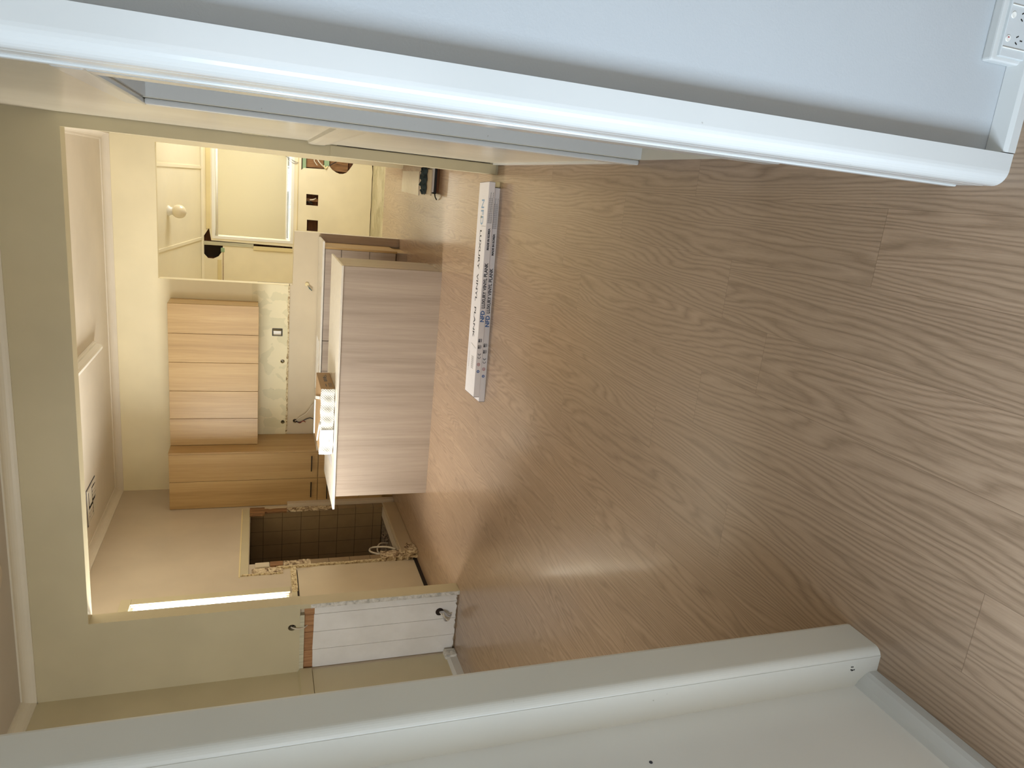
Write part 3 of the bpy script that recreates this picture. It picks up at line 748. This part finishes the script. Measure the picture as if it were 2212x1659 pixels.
for lab, pts, r in (('grey hose looped up inside the tiled alcove', [(-3.90, 6.90, .16), (-3.88, 6.98, .33), (-3.90, 7.10, .42), (-3.91, 7.20, .38), (-3.86, 7.10, .24), (-3.84, 7.0, .16)], .011),
                    ('thin grey pipe stub standing at the alcove front edge', [(-3.82, 6.86, .10), (-3.83, 6.90, .20), (-3.84, 6.96, .27), (-3.90, 7.05, .28)], .010),
                    ('bent silver pipe behind the looped hose in the alcove', [(-4.0, 7.45, .16), (-3.98, 7.40, .27), (-4.02, 7.30, .30), (-4.06, 7.28, .2)], .009)):
    tag(obj('pipe', MB().tube(pts, r, 8), 'wire_w', smooth=True), lab, 'pipe')
# sheet patch to the left of the alcove
trim(wallX(LX, LX + .012, [(5.21, .03), (6.655, .03), (6.675, 1.0), (6.60, 1.205), (5.21, 1.205)]), 'board')
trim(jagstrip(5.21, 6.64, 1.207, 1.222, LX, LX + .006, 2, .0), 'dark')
trim(B(LX, LX + .008, 5.21, 6.62, 1.225, 1.272), 'living')
trim(jagstrip(6.24, 6.70, 1.215, 1.27, LX + .001, LX + .014, 6, .01), 'edge')
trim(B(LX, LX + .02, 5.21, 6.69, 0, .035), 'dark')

# ------------------------------------------------------------------ ceiling things
vt = thing('ceiling_vent', 'square four-way louvred vent in the kitchen ceiling near the pantry', 'vent', (-3.34, 7.44, ZK - .01))
vx0, vx1, vy0, vy1 = -3.52, -3.16, 7.29, 7.66
obj('frame', wallZ(ZK - .012, ZK - .001, rect(vx0, vx1, vy0, vy1), [rect(vx0 + .03, vx1 - .03, vy0 + .03, vy1 - .03)]), 'kceil', vt)
obj('backing', B(vx0 + .005, vx1 - .005, vy0 + .005, vy1 - .005, ZK - .002, ZK - .0008), 'dark', vt)
for i in range(2):
    for j in range(2):
        cx, cy = vx0 + .10 + i * .16, vy0 + .105 + j * .16
        for k in range(3):
            mb = MB()
            z0 = ZK - .016
            d = -.055 + k * .040
            if (i + j) % 2: mb.box(cx - .072, cx + .072, cy + d, cy + d + .030, z0, z0 + .004)
            else: mb.box(cx + d, cx + d + .030, cy - .072, cy + .072, z0, z0 + .004)
            obj('louvre', mb, 'kceil', vt)
# outer dark line
trim(wallZ(ZK - .0035, ZK - .0005, rect(vx0 - .012, vx1 + .012, vy0 - .012, vy1 + .012), [rect(vx0 + .001, vx1 - .001, vy0 + .001, vy1 - .001)]), 'ink')
bt = thing('batten_light', 'long white fluorescent batten light fixed to the kitchen ceiling', 'ceiling light', (-1.87, 7.3, ZK - .06))
obj('body', B(-1.925, -1.815, 6.72, 7.91, ZK - .032, ZK - .001, bev=.004), 'white', bt)
obj('diffuser', MB().prism([(-1.905, ZK - .033), (-1.90, ZK - .075), (-1.88, ZK - .088), (-1.86, ZK - .088), (-1.84, ZK - .075), (-1.835, ZK - .033)], 'y', 6.74, 7.89), 'white', bt)
gb = thing('globe_light', 'round opal glass globe light on the sloping sunroom ceiling', 'ceiling light', (-0.60, 9.66, 2.52))
zc = cz(9.66)
obj('base', MB().lathe([(.058, .012), (.062, 0), (.060, -.015), (.046, -.030), (.044, -.05)], (-0.60, 9.66, zc)), 'white', gb, smooth=True)
obj('globe', MB().lathe([(.042, -.048)] + [(.082 * math.sin(R(a)), -.118 + .082 * math.cos(R(a))) for a in range(34, 176, 8)] + [(.002, -.2)], (-0.60, 9.66, zc)), 'opal', gb, smooth=True)
tag(obj('ceiling_rose', MB().lathe([(.11, 0), (.11, -.012), (.095, -.022), (.03, -.026)], (-2.60, 4.705, ZL - .0005)), 'ktan', smooth=True), 'pinkish round ceiling rose on the living room ceiling at the picture edge', 'ceiling rose')

# ------------------------------------------------------------------ holes and cables
def cable(lab, pts, r, mat, cat='cable'): return tag(obj('cable', MB().tube(pts, r, 7), mat, smooth=True), lab, cat)
cable('white cable from the round hole down to the bare timber strip', [(-3.405, Y1 + .05, 1.325), (-3.395, Y1 + .004, 1.332), (-3.40, Y1 - .012, 1.305), (-3.407, Y1 - .010, 1.27), (-3.412, Y1 + .01, 1.235), (-3.412, Y1 + .035, 1.21)], .0055, 'wire_w')
clump = thing('cable_bundle', 'tangle of white cables poking out of the white boards near the floor', 'cables', (-3.42, Y1 + .02, .08))
obj('hole', MB().lathe([(.034, 0), (.034, .002), (.001, .0025)], (-3.405, Y1 + .0268, .150), 'y', 20), 'dark', clump)
for k in range(5):
    a = k * 1.25
    obj('wire', MB().tube([(-3.405, Y1 + .024, .148), (-3.41 + .02 * math.cos(a), Y1 + .0, .125), (-3.435 + .03 * math.cos(a), Y1 - .02, .10 + .02 * math.sin(a)), (-3.45 + .028 * math.cos(a + 1), Y1 + .0, .075 + .018 * math.sin(a))], .007, 7), 'wire_w' if k % 2 else 'ink_grey', clump)
struct('wall_living_hole_backing', wallY(Y1 + .055, Y1 + .06, rect(-3.45, -3.35, 1.27, 1.38)), 'dark')  # dark backing added to keep the round hole in shade
# splash wall cables
cbn = thing('cable_bundle', 'bundle of white, dark and red cables drooping from the hole above the back bench', 'cables', (-2.9, YK, 1.0))
for pts, r, mt in (([(-2.956, YK + .05, 1.150), (-2.95, YK - .01, 1.145), (-2.90, YK - .03, 1.10), (-2.84, YK - .04, 1.02), (-2.72, YK - .06, .95)], .006, 'wire_w'),
                   ([(-2.956, YK + .05, 1.145), (-2.965, YK - .015, 1.12), (-2.955, YK - .03, 1.075), (-2.925, YK - .03, 1.03), (-2.90, YK - .05, .98), (-2.90, YK - .08, .945)], .006, 'ink'),
                   ([(-2.956, YK + .04, 1.15), (-2.975, YK - .02, 1.10), (-2.945, YK - .035, 1.06), (-2.96, YK - .03, 1.03)], .005, 'wire_r')):
    obj('wire', MB().tube(pts, r, 7), mt, cbn, smooth=True)
pl_ = thing('cable_outlet', 'small round cream cover with cut blue green wires on the splash wall', 'cable outlet', (-1.266, YK, 1.04))
obj('cover', MB().lathe([(.022, -.002), (.022, -.010), (.018, -.012)], (-1.262, YK + .004, 1.052), 'y', 20), 'suntrim', pl_)
for k, (dx, dz, mt) in enumerate(((-.05, -.03, 'wire_g'), (-.065, -.05, 'wire_g'), (-.06, -.015, 'wire_w'), (-.10, -.055, 'wire_w'))):
    obj('wire', MB().tube([(-1.275, YK + .01, 1.045), (-1.285, YK - .02, 1.04), (-1.266 + dx, YK - .03, 1.045 + dz)], .0045, 6), mt, pl_)
obj('cut_out_sheet', B(-1.884, -1.829, YK + .010, YK + .013, 1.330, 1.420), 'board') if False else None
tag(obj('bracket', wallY(YK - .008, YK - .0045, rect(-1.892, -1.803, 1.317, 1.433), [rect(-1.884, -1.811, 1.326, 1.424)]), 'black'), 'black square mounting bracket in the wall below the overhead cupboards', 'bracket')
tag(obj('wall_box_insert', B(-1.883, -1.835, YK + .012, YK + .016, 1.332, 1.418), 'white'), 'white insert seen inside the black square bracket', 'insert')
# dark sheet behind the kitchen wall paints the shade in its holes
struct('wall_kitchen_hole_backing', wallY(YKb + .03, YKb + .05, rect(-3.9, -1.283, 0.9, 1.6)), 'dark')
tag(obj('dowel', MB().tube([(-2.215, YK + .03, 1.30), (-2.19, YK + .03, 1.322)], .007, 8), 'ink_grey'), 'grey pipe glimpsed in the round hole left of the black bracket', 'pipe')
# sunroom wall cavity: studs, noggings, cables
for x0, x1, z0, z1, mt in ((0.02, 0.4, .63, .70, 'green'), (0.02, .4, .955, 1.005, 'green'), (-.47, -.28, .74, .775, 'raw')):
    trim(B(x0, x1, YS + .03, YS + .08, z0, z1), mt)
trim(B(-.58, -.545, YS + .03, YS + .08, .05, 1.06), 'raw'); trim(B(-.40, -.36, YS + .045, YS + .08, .05, 1.06), 'raw')
trim(B(.06, .24, YS + .06, YS + .08, .36, .62), 'raw'); trim(B(.08, .30, YS + .06, YS + .08, .71, .95), 'raw')
for i, (lab, pts, r, mt) in enumerate((
    ('pair of white cables in the torn opening right of the sunroom wall', [(.20, YS + .06, .84), (.17, YS + .02, .84), (.115, YS + .01, .80)], .007, 'wire_w'),
    ('grey cable ending in a pale connector in the torn wall opening', [(.21, YS + .06, .80), (.16, YS + .02, .77), (.10, YS + .01, .70), (.09, YS + .01, .675)], .009, 'wire_w'),
    ('black cable crossing the green timber in the torn opening', [(.10, YS + .02, .66), (.15, YS + .02, .60), (.20, YS + .03, .52)], .006, 'black'),
    ('white cable end inside the square hole beside the island end', [(-.35, YS + .05, .80), (-.37, YS + .01, .84), (-.38, YS + .02, .89)], .009, 'wire_w'),
    ('black cable clump inside the square hole beside the island end', [(-.42, YS + .05, .93), (-.41, YS + .02, .90), (-.43, YS + .03, .86), (-.40, YS + .03, .88)], .012, 'black'))):
    cable(lab, pts, r, mt)
tag(obj('connector', MB().tube([(.125, YS + .005, .71), (.085, YS - .004, .68), (.12, YS + .0, .655)], .012, 8), 'suntrim'), 'pale cream cable connector hanging in the torn opening', 'connector')

# ------------------------------------------------------------------ power point on the hall wall
gp = thing('power_point', 'white double power point with two switches low on the hall wall', 'power outlet', (0.448, Y0, 0.063))
YP = 1.262
obj('mounting_block', B(0.380, 0.516, YP + .003, Y0 + .002, 0.022, 0.116, bev=.006, seg=3), 'gloss', gp)
obj('plate', B(0.389, 0.507, YP - .004, YP + .004, 0.026, 0.104, bev=.0015), 'plate', gp)
for x in (0.406, 0.489): obj('ridge', B(x, x + .0018, YP - .0062, YP - .0038, 0.028, 0.102, bev=.0005), 'white', gp)
for k, cx in enumerate((0.425, 0.471)):
    sw = obj('switch', MB().lathe([(.0001, -.0005), (.0062, -.001), (.0066, .0), (.0066, .003)], (cx, YP - .0045, .092), 'y', 20), 'white', gp)
    if k == 0: obj('indicator', B(cx + .001, cx + .003, YP - .0062, YP - .0053, .0905, .0945), 'ink_r', sw)
    for (dx, z, a) in ((-.0065, .066, 30), (.0065, .066, -30), (0, .053, 0)):
        s = MB().box(-.0010, .0010, -.0006, .0002, -.0035, .0035)
        for v in s.bm.verts:
            co = v.co.copy(); ca, sa = math.cos(R(a)), math.sin(R(a))
            v.co = Vector((cx + dx + co.x * ca + co.z * sa, YP - .0041 + co.y, z - co.x * sa + co.z * ca))
        obj('socket_slot', s, 'black', gp)

# ------------------------------------------------------------------ cartons of vinyl plank on the floor
_tc = {}
def text_mesh(body, size, sx=1.0):
    cu = bpy.data.curves.new('t', 'FONT'); cu.body = body; cu.size = size; cu.extrude = 0.0; cu.offset = 0.0011; cu.resolution_u = 3
    o = bpy.data.objects.new('t', cu); C.objects.link(o)
    bpy.context.view_layer.update()
    me = bpy.data.meshes.new_from_object(o.evaluated_get(bpy.context.evaluated_depsgraph_get()))
    bpy.data.objects.remove(o); bpy.data.curves.remove(cu)
    return me
def text(mb, body, size, mat4, sx=1.0, bold=0.0):
    me = text_mesh(body, size); b2 = bmesh.new(); b2.from_mesh(me); bpy.data.meshes.remove(me)
    xs = [v.co.x for v in b2.verts]; wd = (max(xs) - min(xs)) if xs else 0
    for v in b2.verts:
        v.co.x *= sx
        v.co = mat4 @ v.co
    mb._add(b2); return wd * sx
def top_frame(x, y, z):    # writing on the lid, upside down from the camera: runs towards -x
    return Matrix(((-1, 0, 0, x), (0, -1, 0, y), (0, 0, 1, z), (0, 0, 0, 1)))
def front_frame(x, y, z):  # writing on the long side facing the camera: runs towards +x
    return Matrix(((1, 0, 0, x), (0, 0, -1, y), (0, 1, 0, z), (0, 0, 0, 1)))
def carton(label, loc, rotz, full):
    Lc, Dc, Hc = 1.545, 0.235, 0.0445
    t = thing('plank_carton', label, 'carton', loc, rotz, 'cartons of vinyl planks')
    mb = MB().box(0.002, Lc - .002, .0005, Dc, 0, Hc, bev=.0012, seg=1); obj('body', mb, 'box', t, local=True)
    for x0, x1 in ((0, .0022), (Lc - .0022, Lc)):
        obj('end_flap', B(x0, x1, .001, Dc, .001, Hc - .001), 'ink', t, local=True)
    yf = -.0006
    g = MB(); text(g, 'NFD', .042, front_frame(.560, yf, .0085), 1.0); obj('logo', g, 'ink_b', t, local=True)
    g = MB(); text(g, 'LUXURY VINYL PLANK', .034, front_frame(.660, yf, .010), .93); obj('lettering', g, 'ink', t, local=True)
    g = MB(); text(g, 'MADE IN KOREA', .021, front_frame(1.075, yf, .014), .95); obj('lettering', g, 'ink', t, local=True)
    g = MB()
    for k in range(4):
        for q in range(14 + (k % 2) * 3):
            g.box(1.262 + q * .0125, 1.262 + q * .0125 + .0095, yf - .0003, yf + .0003, .033 - k * .008, .0355 - k * .008)
    obj('small_print', g, 'ink', t, local=True)
    # marks: globe, target ring, CE, two certificates
    def ringy(cx, r0, r1, mat):
        g = MB(); n = 20
        out = [(cx + r1 * math.cos(R(18 * i)), .024 + r1 * math.sin(R(18 * i))) for i in range(n)]
        hl = [[(cx + r0 * math.cos(R(18 * i)), .024 + r0 * math.sin(R(18 * i))) for i in range(n)]] if r0 else []
        g.holed(out, hl, lambda p, a: Vector((p[0], a, p[1])), yf - .0004, yf + .0003); return g
    obj('round_mark', ringy(.195, 0, .0105, 'ink_b'), 'ink_b', t, local=True)
    g = MB(); g.box(.189, .201, yf - .0008, yf, .0225, .0255); g.box(.194, .197, yf - .0008, yf, .018, .030); obj('mark_detail', g, 'box', t, local=True)
    g = ringy(.248, .0085, .0115, 'ink_r'); g.bm.verts.ensure_lookup_table(); obj('ring_mark', g, 'ink_r', t, local=True)
    obj('ring_mark', ringy(.248, 0, .0032, 'ink_r'), 'ink_r', t, local=True)
    g = MB()
    for cx, bar in ((.302, 0), (.327, 1)):
        a1 = [(cx + .011 * math.cos(R(a)), .024 + .011 * math.sin(R(a))) for a in range(70, 291, 20)]
        a2 = [(cx + .0078 * math.cos(R(a)), .024 + .0078 * math.sin(R(a))) for a in range(290, 69, -20)]
        g.prism(a1 + a2, 'y', yf - .0004, yf + .0003)
        if bar: g.box(cx - .009, cx - .0005, yf - .0004, yf + .0003, .0228, .0252)
    obj('conformity_mark', g, 'ink', t, local=True)
    g = MB()
    for cx in (.365, .412):
        text(g, 'ISO', .017, front_frame(cx, yf, .026), 1.0)
        g.box(cx, cx + .028, yf - .0004, yf + .0003, .019, .0215); g.box(cx + .003, cx + .025, yf - .0004, yf + .0003, .013, .0155)
    obj('certificate_mark', g, 'ink', t, local=True)
    if full:
        z = Hc + .0006
        g = MB(); text(g, 'NFD', .095, top_frame(1.43, .150, z), .98); obj('logo', g, 'ink_l', t, local=True)
        obj('logo_detail', B(1.293, 1.310, .125, .150, z + .0002, z + .0006), 'ink_g', t, local=True)
        xx = 1.213
        for wd_ in ('LUXURY', 'VINYL', 'PLANK'):
            g = MB(); l_ = text(g, wd_, .060, top_frame(xx, .140, z), 1.22); obj('lettering', g, 'ink', t, local=True); xx -= l_ + .036
        g = MB()
        for q in range(16): g.box(.168 + q * .0135, .168 + q * .0135 + .010, .196, .199, z, z + .0004)
        for q in range(9): g.box(.20 + q * .0135, .20 + q * .0135 + .010, .178, .181, z, z + .0004)
        obj('small_print', g, 'ink_grey', t, local=True)
        g = MB()
        for k in range(3): text(g, 'NOX FLOOR', .022, top_frame(.295, .115 - k * .022, z), .8) if False else [g.box(.20 + q * .014, .20 + q * .014 + .010, .070 + k * .020, .080 + k * .020, z, z + .0004) for q in range(7)]
        obj('print_block', g, 'ink_grey', t, local=True)
        g = MB(); g.prism([(.36, .03), (.364, .03), (.385, .155), (.381, .155)], 'z', z, z + .0003); obj('crease', g, 'ink_grey', t, local=True)
        obj('tape_seam', B(1.238, 1.2405, .01, .12, z, z + .0004), 'ink_grey', t, local=True)
    return t
lo = carton('lower white carton of vinyl planks lying on the floor beneath the other carton', (-1.512, 4.890, 0), math.atan2(.091, 1.552), False)
hi = carton('top white carton of vinyl planks with blue and black lettering on its lid', (-1.476, 4.888, .0446), math.atan2(.072, 1.545), True)
obj('cardboard_flap', MB().box(1.546, 1.585, .01, .23, .0, .040, bev=.002), 'suntrim', lo, local=True, label='pale flap at the open end of the carton')

# ------------------------------------------------------------------ wrapped package on the island
pk = thing('wrapped_package', 'long brown carton wrapped in dimpled white foam lying on the island', 'package', (-2.245, 6.92, .905))
obj('carton', B(-2.565, -1.925, 6.628, 7.225, .9062, 1.035, bev=.003), 'card', pk)
def bulge():
    g = MB(); n, mrows = 44, 6
    rows = []
    for j in range(mrows + 1):
        z = .9092 + .127 * j / mrows; row = []
        for i in range(n + 1):
            x = -2.572 + .650 * i / n
            d = .010 * math.sin(math.pi * j / mrows) + .004 * math.sin(i * .9) * math.sin(math.pi * j / mrows)
            e = min(i, n - i) / n
            row.append(Vector((x, 6.624 - d - .006 * min(1, e * 20), z + .003 * math.sin(i * .7 + j))))
        rows.append(row)
    b = [[g.bm.verts.new(p) for p in r] for r in rows]
    for j in range(mrows):
        for i in range(n): g.bm.faces.new((b[j][i], b[j][i + 1], b[j + 1][i + 1], b[j + 1][i]))
    r = bmesh.ops.solidify(g.bm, geom=g.bm.faces[:], thickness=-.004)
    return g
obj('foam_wrap', bulge(), 'wrap', pk, smooth=True, label='dimpled white foam front')
lb = obj('packing_label', B(-2.470, -2.320, 6.602, 6.6045, .910, 1.032, bev=.001), 'tape', pk, label='plain white paper label')
for b_ in ((-2.425, -2.380, 1.000, 1.003), (-2.425, -2.395, .990, .992), (-2.43, -2.365, .935, .937), (-2.44, -2.42, .94, .955)):
    obj('label_print', B(b_[0], b_[1], 6.6008, 6.6018, b_[2], b_[3]), 'ink_grey', lb)
def side_mark(y0, y1, z0, z1): obj('carton_print', B(-1.9252, -1.9240, y0, y1, z0, z1), 'ink', pk)
for k in range(3):
    side_mark(6.70 + k * .0, 6.84, .925 + k * .012, .929 + k * .012)
for y in (6.90, 6.96, 7.02): side_mark(y, y + .035, .955, .985)
side_mark(6.72, 6.80, .975, .983); side_mark(7.06, 7.14, .95, .955); side_mark(7.06, 7.12, .965, .970)
for x0, y0, x1, y1 in ((-2.02, 6.66, -2.16, 7.14), (-2.26, 6.61, -2.50, 6.85)):
    dx, dy = x1 - x0, y1 - y0; l = math.hypot(dx, dy); nx, ny = -dy / l * .014, dx / l * .014
    obj('foam_strip', MB().prism([(x0 + nx, y0 + ny), (x1 + nx, y1 + ny), (x1 - nx, y1 - ny), (x0 - nx, y0 - ny)], 'z', 1.0345, 1.044), 'tape', pk)
obj('foam_strip', B(-2.56, -2.20, 7.19, 7.235, 1.0345, 1.046, bev=.003), 'tape', pk)
tag(obj('paper_sheet', MB().prism([(-2.655, 6.70), (-2.72, 6.67), (-2.79, 7.20), (-2.66, 7.19)], 'z', .9054, .9066), 'ink_grey'), 'grey sheet lying on the island top left of the package', 'sheet')

# ------------------------------------------------------------------ things on the floor at the sunroom doorway
t = thing('flat_case', 'low brown and black flat case on the floor at the foot of the small stack', 'case', (0.06, 7.03, 0))
obj('base', B(-0.062, 0.185, 6.868, 7.19, 0.0, 0.024, bev=.003), 'raw_dk', t)
obj('lid', B(-0.075, 0.185, 6.862, 7.19, 0.0245, 0.047, bev=.003), 'black', t)
obj('strap', MB().tube([(-.07, 6.87, .035), (-.10, 6.86, .03), (-.125, 6.875, .012)], .006, 6), 'black', t)
tag(obj('tray', B(-0.060, 0.185, 6.864, 7.18, 0.0475, 0.070, bev=.002), 'tape'), 'white slim tray lying on top of the flat black case', 'tray')
b = MB().box(-0.092, 0.14, 6.84, 7.17, 0.0, 0.012, bev=.001)
for v in b.bm.verts: v.co.z += .0712 + (v.co.y - 6.84) * .03; v.co.x += (v.co.y - 6.84) * .04
tag(obj('board_piece', b, 'ktan'), 'greyish tan board slightly askew on the white tray', 'board')
cl = MB(); nx, ny = 26, 14; rr = []
for j in range(ny + 1):
    row = []
    for i in range(nx + 1):
        x = -.088 + .262 * i / nx; y = 6.985 + .19 * j / ny
        ed = min(i / nx, 1 - i / nx, j / ny, 1 - j / ny)
        z = .094 + min(1, ed * 7) * (.022 + .012 * math.sin(i * .9 + j * .6) + .008 * math.sin(i * 2.1 - j * .8)) + .002 * random.random()
        row.append(cl.bm.verts.new((x + .010 * math.sin(j * 1.3), y + .014 * math.sin(i * .8), z)))
    rr.append(row)
for j in range(ny):
    for i in range(nx): cl.bm.faces.new((rr[j][i], rr[j][i + 1], rr[j + 1][i + 1], rr[j + 1][i]))
bmesh.ops.solidify(cl.bm, geom=cl.bm.faces[:], thickness=-.004)
M['teal'] = plain('dark_teal_cloth', (44, 60, 64), 0.85)
tag(obj('cloth', cl, 'teal', smooth=True), 'crumpled dark teal cloth lying on the askew board', 'cloth')
tag(obj('vinyl_offcut', MB().prism([(-.115, 7.76), (.13, 7.79), (.13, 8.74), (-.10, 8.75)], 'z', 0.0004, 0.006), 'stone'), 'pale flat offcut sheet on the floor behind the small stack', 'offcut')
